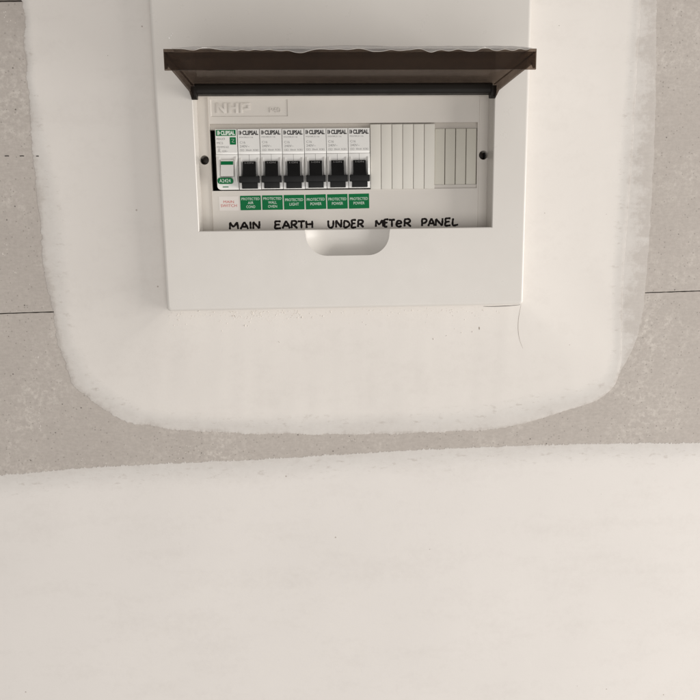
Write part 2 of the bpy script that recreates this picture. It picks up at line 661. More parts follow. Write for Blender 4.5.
# faint veil of compound dragged out past the right edge of the patch
vin = catmull([(*at(px, py, WALL_Y), 0) for px, py in ((628, -60), (628, 0), (622, 100), (616, 200), (612, 290), (612, 340), (614, 374))], 1.0)
vout = catmull([(*at(px, py, WALL_Y), 0) for px, py in ((657, -60), (656.5, 0), (656, 100), (652, 200), (645.5, 290), (641, 322), (634, 346), (619, 374))], 1.0)
mb = MB()
attr = []
nv = 400
for i in range(nv + 1):
    a = vin[int(i / nv * (len(vin) - 1))]
    b = vout[int(i / nv * (len(vout) - 1))]
    jx = 0.9 * noise.noise(Vector((b[0] * 0.1, b[1] * 0.1, 6))) + 0.5 * noise.noise(Vector((b[0] * .7, b[1] * .7, 2)))
    for t in (0, 0.25, 0.5, 0.75, 0.9, 0.97, 1.0):
        x, z = a[0] + (b[0] + jx - a[0]) * t, a[1] + (b[1] - a[1]) * t
        mb.v.append((x, WALL_Y + 0.02 if t == 1 else WALL_Y - 0.03 - 0.12 * (1 - t), z))
        attr.append(-0.12 + 0.5 * (1 - t))
for i in range(nv):
    for k in range(6):
        mb.f.append((i * 7 + k, (i + 1) * 7 + k, (i + 1) * 7 + k + 1, i * 7 + k + 1))
mb.build('compound_veil', M['compound'], wall, angle=60, attr=attr)

# skim coat over the lower wall: ragged upper edge
edge_px = [(-40, 477), (0, 475), (50, 470.5), (100, 466.5), (150, 464), (200, 461.5), (250, 459.5), (300, 456.5), (350, 453.5), (400, 450.5), (450, 448), (500, 446), (560, 444), (620, 443), (700, 442.5), (740, 442)]
ctrl = [(*at(px, py, WALL_Y), 0) for px, py in edge_px]
ctrl = [(XL, ctrl[0][1] - 6, 0)] + ctrl + [(XR, ctrl[-1][1], 0)]
line = catmull(ctrl, 0.45)
mb = MB()
attr = []
ds = [0, 0.3, 0.8, 1.6, 3, 5, 8, 12, 17, 24, 34, 50, 75, 110, 160, 230, 320, 430, 500]
for i, (x, z, _) in enumerate(line):
    n1 = noise.noise(Vector((x * 0.9, 11, 0)))
    tooth = (1.2 + 1.1 * noise.noise(Vector((x * 0.03, 4, 0)))) * (abs(n1) * 2.6 - 0.5) + 0.8 * noise.noise(Vector((x * 0.08, 2, 9)))
    for d in ds:
        Z = max(ZB, z + tooth * max(0, 1 - d / 5) - d)
        h = 0.0 if d == 0 else 0.15 + 0.9 * smooth01(d / 40)
        h += 0.8 * smooth01(d / 60) * noise.noise(Vector((x * 0.008, Z * 0.008, 12)))
        mb.v.append((x, WALL_Y + 0.3 if d == 0 else WALL_Y - max(0.08, h), Z))
        attr.append(min(1.0, 0.25 + 0.75 * d / 20))
K = len(ds)
for i in range(len(line) - 1):
    for k in range(K - 1):
        mb.f.append((i * K + k + 1, (i + 1) * K + k + 1, (i + 1) * K + k, i * K + k))
for k, f in enumerate(mb.f):
    mb.f[k] = f[::-1]
o = mb.build('skim_coat', M['skim'], wall, angle=60, attr=attr)
o['label'] = 'smooth off-white skim coat over the lower wall with a ragged top edge'


def ribbon(points, w, mat, name, y, kind=None, label=None, taper=True):
    """thin raised line on the wall"""
    mb = MB()
    n = len(points)
    pts = [(x, surf(x, z) + y, z) for x, z in points]
    rr = [w * (0.35 + 0.65 * math.sin(math.pi * (i + 0.5) / n)) if taper else w for i in range(n)]
    mb.tube(pts, rr, 6)
    o = mb.build(name, mat, wall, kind=kind)
    if label:
        o['label'] = label
    return o


# hairline trowel crack beside the lower right corner of the board
crack = catmull([(*at(*p, 12),) for p in ((521, 303), (519.5, 312), (518.5, 322), (519, 333), (521, 342), (524, 349))], 1.5)
ribbon(crack, 0.16, M['pit'], 'crack_or_gap_shadow', 0.02, label='thin curved crack in the compound below the board corner')
for (x0, x1, yy) in ((5, 9, 156), (20, 24, 156), (36.5, 39, 156.2)):
    a, b = at(x0, yy, WALL_Y), at(x1, yy, WALL_Y)
    ribbon([a, ((a[0] + b[0]) / 2, a[1] + .1), b], 0.42, M['gap'], 'pencil_dash', -0.02, taper=False)


def splat(mb, x, z, y, rx, rz, h, n=9):
    vs = []
    ph = random.random() * 6
    for k in range(n):
        a = 2 * math.pi * k / n
        q = 1 + 0.35 * math.sin(2 * a + ph) + random.uniform(-.25, .25)
        vs.append((x + rx * q * math.cos(a), y + 0.05, z + rz * q * math.sin(a)))
    for k in range(n):
        a = 2 * math.pi * k / n
        vs.append((x + rx * .5 * math.cos(a), y - h * 0.8, z + rz * .5 * math.sin(a)))
    vs.append((x, y - h, z))
    fs = [(k, (k + 1) % n, n + (k + 1) % n, n + k) for k in range(n)] + [(n + k, n + (k + 1) % n, 2 * n) for k in range(n)]
    mb.add(vs, fs)


gap_shadow_line = catmull([(*at(*p, 12),) for p in ((483, 306.2), (492, 306.3), (502, 306.0), (512, 305.4), (520, 304.6))], 1.5)  # dark ribbon laid in as the shadow of the gap under the cover
ribbon(gap_shadow_line, 0.26, M['gap'], 'crack_or_gap_shadow', -0.05, label='short dark line standing for the shadow in the gap between the compound and the cover')

# crumbs and pinholes of dried compound under the board
mb = MB()
for _ in range(520):
    px = random.choice([random.uniform(168, 300), random.uniform(225, 300), random.uniform(300, 500)])
    py = 312 - (px - 170) * 0.018 + abs(random.gauss(0, 6)) + 0.2
    x, z = at(px, py, 12)
    r = random.choice([0.16, 0.2, 0.2, 0.25, 0.3, 0.4, 0.55])
    splat(mb, x, z, surf(x, z), r * random.uniform(.8, 1.9), r, r * 0.45)
for px, py, q in ((233, 316, .75), (236, 317, .5), (245, 325.5, .8), (248, 326, .5), (199, 311, .6), (214, 312, .5), (302, 317, .6), (323, 316, .6), (279, 342, .45), (434, 339, .6), (447, 336, .5), (462, 333, .5), (473, 332, .6), (360, 305.5, .7), (222, 331, .5)):
    x, z = at(px, py, 12)
    splat(mb, x, z, surf(x, z), q * random.uniform(.8, 1.4), q, q * 0.8)
mb.build('compound_crumbs', M['crumb'], wall, kind='stuff')
mb = MB()
for px, py, rx_, rz_ in ((234, 316, .8, .55), (245, 326, .6, .5), (301, 318, .5, .4), (279, 343, .4, .4), (480, 328, .9, 1.9), (434, 340, .6, .5), (366, 325, .4, .4), (453, 316, .6, .3), (572, 346, .5, .5), (610, 214, .4, .4), (546, 213, .5, .5), (561, 24, .7, .4), (106, 54, .5, .4)):
    x, z = at(px, py, 10)
    splat(mb, x, z, surf(x, z), rx_ * .8, rz_ * .8, 0.08)
mb.build('pinholes', M['pit'], wall, kind='stuff')
# white scuffs on the bare board
mb = MB()
for px, py, rx_, rz_, n in ((40, 420, 1.0, 8, 16), (37, 358, 3, 2, 5), (8, 18, 4, 5, 9), (3, 250, 2, 6, 8), (15, 274, 2, 3, 4), (180, 452, 18, 6, 20), (95, 462, 22, 5, 14), (350, 440, 6, 2.5, 9), (473, 441, .6, 5, 5), (30, 300, 20, 20, 6), (640, 430, 30, 10, 8)):
    for _ in range(n):
        x, z = at(px, py, WALL_Y)
        splat(mb, x + random.gauss(0, rx_ * .6), z + random.gauss(0, rz_ * .6), WALL_Y, random.uniform(.15, .5), random.uniform(.3, 1.0), 0.07, 7)
mb.build('compound_scuffs', M['scuff'], wall, kind='stuff')

# ------------------------------------------------------------------ distribution board
BX0, BX1, BZ0, BZ1 = -148.4, 147.2, -118.7, 142.0
OX0, OX1, OZ0, OZ1 = -118.8, 119.0, -54.3, 51.6
brd = thing('distribution_board', (0, WALL_Y, BZ0), 'ivory plastic electrical switchboard with its smoked lid raised, set in a patched wall', 'switchboard')

# cover
mb = MB()
E_ = 0.6
prof = [(2.6, 0.0), (1.75, 0.12), (0.95, 0.5), (0.4, 1.2), (0.1, 2.2), (0.0, 3.6), (-0.5, 17.9)]
rings = []
for off, y in prof:
    rings.append([(x, y, z) for x, z in rrect(BX0 + off, BX1 - off, BZ0 + off, BZ1 - off, 3.0 - off * 0.4, 6)])
n = len(rings[0])
vs = [v for r in rings for v in r]
fs = []
for r in range(len(rings) - 1):
    for i in range(n):
        j = (i + 1) % n
        fs.append((r * n + i, (r + 1) * n + i, (r + 1) * n + j, r * n + j))
mb.add(vs, fs)
outer = [(p[0], p[2]) for p in rings[0]]
# finger notch outline (left top -> bottom -> right top)
NX0, NX1, NZ = -34.2, 35.2, -75.6
zt = OZ0 - E_
notch = [(NX0, zt)]
RN = 17.5
for k in range(0, 13):
    a = math.radians(180 + 90 * k / 12)
    notch.append((NX0 + 0.6 + RN + RN * math.cos(a), NZ + RN + RN * math.sin(a)))
for k in range(1, 6):
    notch.append((NX0 + .6 + RN + (NX1 - NX0 - 1.2 - 2 * RN) * k / 6, NZ))
for k in range(0, 13):
    a = math.radians(270 + 90 * k / 12)
    notch.append((NX1 - 0.6 - RN + RN * math.cos(a), NZ + RN + RN * math.sin(a)))
notch.append((NX1, zt))
inner = [(OX0 - E_, OZ1 + E_), (OX0 - E_, zt)] + notch + [(OX1 + E_, zt), (OX1 + E_, OZ1 + E_)]
mb.flat([outer, inner], 0.0)
# opening edge and reveals
RV = 20.6


def strip(p, q, a, b):
    """opening side from front corners p,q to inner corners a,b then straight back"""
    vs = [(p[0], 0, p[1]), (q[0], 0, q[1]), (b[0], E_, b[1]), (a[0], E_, a[1]), (b[0], RV, b[1]), (a[0], RV, a[1])]
    mb.add(vs, [(0, 1, 2, 3), (3, 2, 4, 5)])


tl, bl, br, tr_ = (OX0, OZ1), (OX0, OZ0), (OX1, OZ0), (OX1, OZ1)
ftl, fbl, fbr, ftr = (OX0 - E_, OZ1 + E_), (OX0 - E_, zt), (OX1 + E_, zt), (OX1 + E_, OZ1 + E_)
strip(ftl, fbl, tl, bl)
strip(fbr, ftr, br, tr_)
strip(ftr, ftl, tr_, tl)
strip(fbl, (NX0, zt), bl, (NX0, OZ0))
strip((NX1, zt), fbr, (NX1, OZ0), br)
# scooped notch
SC = [1.0, 0.985, 0.96, 0.92, 0.87, 0.81, 0.74, 0.66, 0.58, 0.5, 0.3, 0.0]
cxn, czn = (NX0 + NX1) / 2, zt
DEP = 9.5


def ndep(s):
    return DEP if s <= 0.42 else DEP * (1 - ((s - 0.42) / 0.58) ** 1.9)


vs, fs = [], []
for s in SC:
    for x, z in notch:
        vs.append((cxn + (x - cxn) * s, 0.15 * (s < 1) + ndep(s), czn + (z - czn) * s))
K = len(notch)
for r in range(len(SC) - 1):
    for i in range(K - 1):
        fs.append((r * K + i, r * K + i + 1, (r + 1) * K + i + 1, (r + 1) * K + i))
mb.add(vs, fs)
prev = [(NX0 if sgn < 0 else NX1) for sgn in (-1, 1)]
xs = [cxn + (NX0 - cxn) * s for s in SC] + [cxn + (NX1 - cxn) * s for s in reversed(SC)]
ss = SC + list(reversed(SC))
for i in range(len(xs) - 1):
    if abs(xs[i] - xs[i + 1]) < 1e-6:
        continue
    y0_, y1_ = 0.15 * (ss[i] < 1) + ndep(ss[i]), 0.15 * (ss[i + 1] < 1) + ndep(ss[i + 1])
    mb.add([(xs[i], y0_, zt), (xs[i + 1], y1_, zt), (xs[i + 1], y1_ + .5, OZ0), (xs[i], y0_ + .5, OZ0), (xs[i + 1], RV, OZ0), (xs[i], RV, OZ0)], [(0, 1, 2, 3), (3, 2, 4, 5)])
cover = mb.build('cover', M['cover'], brd, angle=28)

mb = MB()  # white dots set on the cover to stand in for small glints
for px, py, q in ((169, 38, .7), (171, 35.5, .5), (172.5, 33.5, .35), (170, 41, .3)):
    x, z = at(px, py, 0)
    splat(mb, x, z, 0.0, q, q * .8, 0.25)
sub(mb, 'glint_dots', M['white'], cover, kind='stuff')

# inner panel
PX0, PX1 = -110.5, 111.8
PY, LY = 18.8, 20.0
CX0, CX1, CZ0, CZ1 = -109.4, 110.2, -22.0, 31.1
SCREWS = ((-114.9, 2.9), (115.7, 4.9))
HR = 3.85
mb = MB()
ledge_l = [(OX0 - 2, OZ0 - 1), (PX0, OZ0 - 1), (PX0, OZ1 + 2), (OX0 - 2, OZ1 + 2)]
ledge_r = [(PX1, OZ0 - 1), (OX1 + 2, OZ0 - 1), (OX1 + 2, OZ1 + 2), (PX1, OZ1 + 2)]
for lp, (sx_, sz_) in zip((ledge_l, ledge_r), SCREWS):
    c = circle(sx_, sz_, HR)
    mb.flat([lp, c], LY)
    nc = len(c)
    vs = [(x, LY, z) for x, z in c] + [(sx_ + (x - sx_) * 0.94, LY + 0.5, sz_ + (z - sz_) * 0.94) for x, z in c] + [(sx_ + (x - sx_) * 0.92, LY + 13, sz_ + (z - sz_) * 0.92) for x, z in c]
    mb.add(vs, [(r * nc + k, r * nc + (k + 1) % nc, (r + 1) * nc + (k + 1) % nc, (r + 1) * nc + k) for r in (0, 1) for k in range(nc)])
plat = [(PX0, OZ0 - 1), (PX1, OZ0 - 1), (PX1, OZ1 + 2), (PX0, OZ1 + 2)]
bvl = 0.5
platf = [(PX0 + bvl, OZ0 - 1), (PX1 - bvl, OZ0 - 1), (PX1 - bvl, OZ1 + 2), (PX0 + bvl, OZ1 + 2)]
cut = [(CX0, CZ0), (CX1, CZ0), (CX1, CZ1), (CX0, CZ1)]
# name plate recess
NPX0, NPX1, NPZ0, NPZ1 = -110.0 + 2.2, -45.8, 36.6, 50.0
npl = [(NPX0, NPZ0), (NPX1, NPZ0), (NPX1, NPZ1), (NPX0, NPZ1)]
npi = [(NPX0 + .5, NPZ0 + .5), (NPX1 - .5, NPZ0 + .5), (NPX1 - .5, NPZ1 - .5), (NPX0 + .5, NPZ1 - .5)]
mb.flat([platf, cut, npl], PY)
mb.add([(x, PY, z) for x, z in npl] + [(x, PY + .55, z) for x, z in npi], [(k, (k + 1) % 4, (k + 1) % 4 + 4, k + 4) for k in range(4)])
for a, b in ((0, 3), (2, 1)):
    mb.add([(platf[a][0], PY, platf[a][1]), (platf[b][0], PY, platf[b][1]), (plat[b][0], LY, plat[b][1]), (plat[a][0], LY, plat[a][1])], [(0, 1, 2, 3)])
mb.add([(x, PY, z) for x, z in cut] + [(x, 24, z) for x, z in cut], [(k, (k + 1) % 4, (k + 1) % 4 + 4, k + 4) for k in range(4)])
panel = mb.build('inner_panel', M['panel'], brd, angle=20)
for sx_, sz_ in SCREWS:
    mb = MB()
    mb.prism(circle(sx_, sz_, 3.3, 20), LY + 11, LY + 14, 0.6)
    mb.box(sx_ - 2.2, sx_ + 2.2, LY + 10.9, LY + 11.3, sz_ - 0.35, sz_ + 0.35)
    sub(mb, 'screw', M['steel'], panel)
# sunk frame strip along the top of the device window, and under the loose blanks
mb = MB()
mb.add([(CX0, 23.2, CZ1), (CX1, 23.2, CZ1), (CX1, 20.6, 26.7), (CX0, 20.6, 26.7), (CX0, 24.5, 26.6), (CX1, 24.5, 26.6)], [(3, 2, 1, 0), (4, 5, 2, 3)])
sub(mb, 'window_rim', M['panel'], panel, smooth=False)
mb = MB()
mb.add([(74.0, 20.6, -18.8), (CX1, 20.6, -18.8), (CX1, 20.2, CZ0), (74.0, 20.2, CZ0), (74.0, 23.5, -18.8), (CX1, 23.5, -18.8)], [(3, 2, 1, 0), (0, 1, 5, 4)])
sub(mb, 'window_rim', M['panel'], panel, smooth=False)

# raised maker's letters
npo = MB()
npo.box(NPX0 + .45, NPX1 - .45, PY + .5, PY + 2, NPZ0 + .45, NPZ1 - .45)
plate = npo.build('name_plate', M['panel'], brd)
mb = MB()
ya, yb_ = PY - 0.15, PY + 0.6
z0, z1, sw = 39.4, 47.2, 2.1


def block(pts):
    mb.prism(pts, ya, yb_, 0.12)


x = -103.4
block([(x, z0), (x + sw, z0), (x + sw, z1 - 3.2), (x + 6.2, z0), (x + 8.3, z0), (x + 8.3, z1), (x + 6.2, z1), (x + 6.2, z0 + 3.2), (x + sw, z1), (x, z1)])
x = -93.7
block([(x, z0), (x + sw, z0), (x + sw, z0 + 3.0), (x + 6, z0 + 3.0), (x + 6, z0), (x + 6 + sw, z0), (x + 6 + sw, z1), (x + 6, z1), (x + 6, z0 + 4.8), (x + sw, z0 + 4.8), (x + sw, z1), (x, z1)])
x = -84.2
block([(x, z0), (x + sw, z0), (x + sw, z1), (x, z1)])
block([(x + sw + .02, z0 + 2.4), (x + 8.2, z0 + 2.4), (x + 8.2, z0 + 4.0), (x + sw + .02, z0 + 4.0)])
block([(x + sw + .02, z1 - 1.6), (x + 8.2, z1 - 1.6), (x + 8.2, z1), (x + sw + .02, z1)])
block([(x + 5.9, z0 + 4.02), (x + 8.2, z0 + 4.02), (x + 8.2, z1 - 1.62), (x + 5.9, z1 - 1.62)])
put_text(mb, 'P40', -60.3, -51.4, 39.6, 43.6, PY + 0.15, 0.0, 0.4)
sub(mb, 'lettering', M['panel'], plate, angle=40)

# half-module blanks: six proud ones, four sunk ones
proto = None
for k in range(6):
    x0 = 20.9 + 8.95 * k
    if proto is None:
        mb = MB()
        mb.box(x0 + .12, x0 + 8.78, 17.9, 26, -22.1, 29.9, 0.45)
        proto = mb.build('blank_segment', M['blank'], brd)
        first = x0
    else:
        c = proto.copy()
        c.location.x = (x0 - first) * MM
        COL.objects.link(c)
        c.parent = brd
proto = None
for k in range(4):
    x0 = 74.7 + 8.85 * k
    if proto is None:
        mb = MB()
        mb.box(x0 + .25, x0 + 8.55, 20.9, 26, -18.7, 26.5, 0.35)
        proto = mb.build('blank_segment', M['blank_old'], brd)
        proto['label'] = 'narrow sunk blanking strip of the darker group at the right end'
        first = x0
    else:
        c = proto.copy()
        c.location.x = (x0 - first) * MM
        COL.objects.link(c)
        c.parent = brd
# dark inside of the box
mb = MB()
x0, x1, z0, z1, yb = -118, 118, -52, 50, 78
mb.add([(x0, 24.6, z0), (x1, 24.6, z0), (x1, 24.6, z1), (x0, 24.6, z1), (x0, yb, z0), (x1, yb, z0), (x1, yb, z1), (x0, yb, z1)],
       [(4, 5, 6, 7), (0, 1, 5, 4), (1, 2, 6, 5), (2, 3, 7, 6), (3, 0, 4, 7)])
mb.build('back_box', M['cavity'], brd, smooth=False)
MB().box(-112, 112, 62, 64, -14, 21).build('mounting_rail', M['steel'], brd, smooth=False)

# circuit stickers
LB_Z0, LB_Z1 = -37.8, -26.1
names = [('PROTECTED', 'AIR', 'COND'), ('PROTECTED', 'WALL', 'OVEN'), ('PROTECTED', 'LIGHT'), ('PROTECTED', 'POWER'), ('PROTECTED', 'POWER'), ('PROTECTED', 'POWER')]


def rot_pts(pts, cx, cz, a):
    return [(cx + (x - cx) * math.cos(a) - (z - cz) * math.sin(a), cz + (x - cx) * math.sin(a) + (z - cz) * math.cos(a)) for x, z in pts]


def sticker(x0, x1, z0, z1, lines, mat, tmat, rot, label):
    cx, cz = (x0 + x1) / 2, (z0 + z1) / 2
    mb = MB()
    mb.prism(rot_pts(rrect(x0, x1, z0, z1, 0.3, 2), cx, cz, rot), PY - 0.14, PY - 0.01)
    s = mb.build('circuit_sticker', mat, brd)
    s['label'] = label
    t = MB()
    for (txt, w, h, dz) in lines:
        c0 = Vector((0, dz))
        ox, oz = cx - math.sin(rot) * dz, cz + math.cos(rot) * dz
        put_text(t, txt, ox - w / 2, ox + w / 2, oz - h / 2, oz + h / 2, PY - 0.17, 0.0, 0.0, rot)
    sub(t, 'lettering', tmat, s, smooth=False)


sticker(-104.4, -88.6, LB_Z0 - .2, LB_Z1 - .4, [('MAIN', 8.6, 2.1, 1.4), ('SWITCH', 13.2, 2.3, -1.7)], M['mswhite'], M['red'], 0.0, 'pale sticker with MAIN SWITCH in red')
for k, nm in enumerate(names):
    x0 = -87.0 + 17.95 * k
    if len(nm) == 3:
        ln = [(nm[0], 14.8, 2.1, 3.3), (nm[1], {'AIR': 4.6, 'WALL': 7.0}[nm[1]], 2.1, 0.1), (nm[2], 7.4, 2.1, -3.1)]
    else:
        ln = [(nm[0], 14.8, 2.2, 2.0), (nm[1], {'LIGHT': 7.8, 'POWER': 9.2}[nm[1]], 2.3, -1.6)]
    sticker(x0, x0 + 17.0, LB_Z0 + .05 * k, LB_Z1 + .12 * k, ln, M['green'], M['wprint'], (0.004, 0.0, 0.002, 0.02, 0.012, 0.012)[k],
            'green sticker reading %s under the %s breaker' % (' '.join(nm), ('first', 'second', 'third', 'fourth', 'fifth', 'sixth')[k]))

# marker-pen handwriting, each letter drawn as pen strokes in its own unit box
G = {
    'M': [[(0.02, 0), (0.06, .95)], [(0.06, .95), (0.45, .38), (0.9, .98)], [(0.9, .98), (0.98, 0.0)]],
    'A': [[(0, -.02), (0.25, .5), (0.5, 1.02)], [(0.5, 1.02), (0.8, .5), (1.0, -.02)], [(0.12, .33), (0.9, .36)]],
    'I': [[(0.5, 0), (0.48, 1)]],
    'N': [[(0.02, 0), (0.05, .95)], [(0.05, .95), (0.5, .45), (0.92, .03)], [(0.92, .03), (0.97, 1.02)]],
    'E': [[(0.95, .98), (0.1, .95), (0.08, .5), (0.03, .02), (0.98, .05)], [(0.08, .52), (0.8, .55)]],
    'R': [[(0.05, 0), (0.08, .96)], [(0.0, .95), (0.6, 1.0), (0.9, .78), (0.65, .52), (0.12, .46)], [(0.3, .48), (0.65, .25), (1.0, -.03)]],
    'T': [[(0, .96), (1.0, .98)], [(0.5, .97), (0.5, 0)]],
    'H': [[(0.05, 0), (0.03, 1)], [(0.95, 0), (0.93, 1)], [(0.04, .5), (0.95, .53)]],
    'U': [[(0.03, 1), (0.03, .4), (0.2, .05), (0.55, -.02), (0.85, .15), (0.93, .5), (0.95, 1.0)]],
    'D': [[(0.08, 0.02), (0.1, .95)], [(0.0, .95), (0.5, .95), (0.95, .62), (0.85, .25), (0.4, .02), (0.05, .02)]],
    'e': [[(0.15, .5), (0.85, .58), (0.75, .92), (0.35, .95), (0.08, .6), (0.12, .2), (0.45, 0.0), (0.95, .12)]],
    'F': [[(0.95, .98), (0.1, .95), (0.08, .5), (0.05, .02), (0.7, .04)], [(0.08, .55), (0.75, .57)]],
    'P': [[(0.08, -.02), (0.1, .96)], [(0.0, .93), (0.6, 1.0), (0.92, .75), (0.6, .46), (0.12, .40)]],
    'L': [[(0.1, 1.0), (0.05, .05), (1.05, .12)]],
}
words = {
    'MAIN': [('M', 229.8, 238), ('A', 240.5, 248), ('I', 249.6, 251.6), ('N', 253.2, 259.6)],
    'EARTH': [('E', 275, 281), ('A', 282.5, 289.6), ('R', 291.3, 297.2), ('T', 297.8, 305), ('H', 306.3, 312.6)],
    'UNDER': [('U', 328.2, 333.6), ('N', 336, 341.6), ('D', 343.6, 349.6), ('E', 351.6, 356.4), ('R', 357.8, 363.6)],
    'METER': [('M', 375.8, 383.2), ('F', 384.3, 388.8), ('T', 388.8, 395), ('e', 396, 402), ('R', 404.2, 411)],
    'PANEL': [('P', 421.5, 427.2), ('A', 428.2, 434.6), ('N', 435.6, 442.8), ('E', 445.2, 450.8), ('L', 452.6, 458)],
}
for w, letters in words.items():
    mb = MB()
    for (ch, xa, xb) in letters:
        xm = (xa + xb) / 2
        yb_ = 229.6 - (xm - 229) * 0.0175 + random.uniform(-.3, .3)
        hgt = 7.4 + random.uniform(-.3, .4)
        if ch == 'e':
            hgt = 6.2
        ax, az = at(xa, yb_, PY)
        bx, bz = at(xb, yb_ - hgt, PY)
        for si, st_ in enumerate(G[ch]):
            pts = catmull([(ax + (bx - ax) * u + random.uniform(-.08, .08), az + (bz - az) * v + random.uniform(-.08, .08)) for u, v in st_], 0.35)
            n = len(pts)
            # flattened pen stroke with round ends
            rr = []
            for i in range(n):
                e = min(i, n - 1 - i)
                rr.append(0.85 * (1 + 0.12 * math.sin(i * 0.7 + si)) * min(1, 0.62 + 0.2 * e))
            b0 = len(mb.v)
            mb.tube([(x, PY - 0.02, z) for x, z in pts], rr, 8)
            for q in range(b0, len(mb.v)):
                X, Y, Z = mb.v[q]
                mb.v[q] = (X, PY - 0.02 + (Y - PY + 0.02) * 0.10, Z)
    h_ = sub(mb, 'handwritten_word', M['marker'], panel, angle=80)
    h_['label'] = 'black marker handwriting reading %s' % w

# ------------------------------------------------------------------ smoked lid, swung up
LZ = 58.6
LX0, LX1 = -118.9, 118.9
LD = -105.4
mb = MB()
mb.box(LX0, LX1, LD, -2.0, LZ - 1.8, LZ)                       # the lid's face, now level
lid = mb.build('lid', M['smoked'], brd, smooth=False)
mb = MB()
mb.box(LX0, LX1, LD - 0.02, LD + 1.7, LZ - 12.6, LZ - 1.82)
sub(mb, 'front_lip', M['smoked'], lid, smooth=False)
for s in (-1, 1):
    mb = MB()
    xo = LX0 if s < 0 else LX1
    xa, xb = (xo, xo + 1.7) if s < 0 else (xo - 1.7, xo)
    prof = [(LD + 1.72, LZ - 11.6), (LD + 6, LZ - 7.6), (-60, LZ - 7.9), (-14, LZ - 8.6), (-7, LZ - 11.2), (-1.5, LZ - 11.2), (-1.5, LZ - 1.82), (LD + 1.72, LZ - 1.82)]
    k = len(prof)
    vs = [(xa, y, z) for y, z in prof] + [(xb, y, z) for y, z in prof]
    mb.add(vs, [tuple(range(k))[::-1], tuple(range(k, 2 * k))] + [(i, (i + 1) % k, (i + 1) % k + k, i + k) for i in range(k)])
    sub(mb, 'side_lip', M['smoked'], lid, smooth=False)
mb = MB()
pts = [(-1.6 + 0, LZ + .2), (-3.2, LZ - 1.0), (-3.6, LZ - 4), (-3.2, LZ - 7.2), (-2, LZ - 8.3), (1.5, LZ - 8.3), (1.5, LZ - 6.6)]
pts = [(-0.3, LZ - .1), (-3.0, LZ - 2.0), (-3.4, LZ - 5), (-2.9, LZ - 7.6), (-2, LZ - 8.5), (6.0, LZ - 8.5), (6.0, LZ - 7.2), (-0.3, LZ - 6.4)]
k = len(pts)
vs = [(LX0 + 2.2, y, z) for y, z in pts] + [(LX1 - 2.2, y, z) for y, z in pts]
mb.add(vs, [tuple(range(k))[::-1], tuple(range(k, 2 * k))] + [(i, (i + 1) % k, (i + 1) % k + k, i + k) for i in range(k)])
sub(mb, 'hinge_bar', M['hinge'], lid, angle=40)
for s in (-1, 1):
    xo = (LX0 + 1.7) if s < 0 else (LX1 - 1.7)
    mb = MB()
    pr = [(-4.6, LZ - 3), (-4.8, LZ - 9), (-3.6, LZ - 11.6), (-1, LZ - 12.4), (3.5, LZ - 11.5), (5, LZ - 8), (4, LZ - 3)]
    k = len(pr)
    vs = [(xo - 2.0, y, z) for y, z in pr] + [(xo + 2.0, y, z) for y, z in pr]
    mb.add(vs, [tuple(range(k))[::-1], tuple(range(k, 2 * k))] + [(i, (i + 1) % k, (i + 1) % k + k, i + k) for i in range(k)])
    sub(mb, 'hinge_knuckle', M['hinge'], lid, angle=50)
# loose protective film rucked up along the lid's front edge
mb = MB()
nn = 420
rows = []
for i in range(nn + 1):
    t = i / nn
    x = LX0 + 5 + (LX1 - LX0 - 8) * t
    n1 = noise.noise(Vector((x * 0.045, 1.5, 0)))
    n2 = noise.noise(Vector((x * 0.14, 8.5, 0)))
    env = smooth01(t / 0.12) * smooth01((1 - t) / 0.03)
    rise = (1.5 + 0.9 * n1 + 0.35 * n2) * (0.25 + 0.75 * env)
    hang = max(-0.5, 1.0 + 1.6 * n2 + 1.9 * noise.noise(Vector((x * 0.04, 22, 0))) + 1.0 * noise.noise(Vector((x * 0.11, 31, 0)))) * env
    rows.append([(x, LD + 26, LZ + 0.15), (x, LD + 14, LZ + 0.3 + rise * 0.5), (x, LD + 5, LZ + 0.3 + rise), (x, LD + 0.5, LZ + 0.3 + rise * 0.95),
                 (x, LD - 1.0, LZ + 0.1 + rise * 0.5), (x, LD - 1.1 - 0.3 * n2, LZ - hang)])
K = len(rows[0])
mb.v = [v for r in rows for v in r]
for i in range(nn):
    for k in range(K - 1):
        mb.f.append((i * K + k, i * K + k + 1, (i + 1) * K + k + 1, (i + 1) * K + k))
f_ = sub(mb, 'protective_film', M['film'], lid, angle=70)
f_['label'] = 'crinkled clear protective film along the front edge of the lid'
mb = MB()
mb.tube([r[-1] for r in rows[::2]], 0.10, 5)
f2 = sub(mb, 'film_edge', M['crumb'], lid, angle=80)


# ------------------------------------------------------------------ breakers
def brk_text(mb_black, mb_grey, x0, first=False):
    pass


def maker_mark(mb, x0, z0, z1, y):
    h = z1 - z0
    mb.prism([(x0, z0), (x0 + .55, z0), (x0 + .55, z1), (x0, z1)], y, y + .04)
    mb.prism([(x0 + .9, z0), (x0 + 1.5, z0), (x0 + 2.3, z0 + h * .5), (x0 + 1.5, z1), (x0 + .9, z1)], y, y + .04)


def text_band(mb, rows, cx, y):
    for (s, xa, xb, za, zb, b) in rows:
        put_text(mb, s, cx + xa, cx + xb, za, zb, y, b)


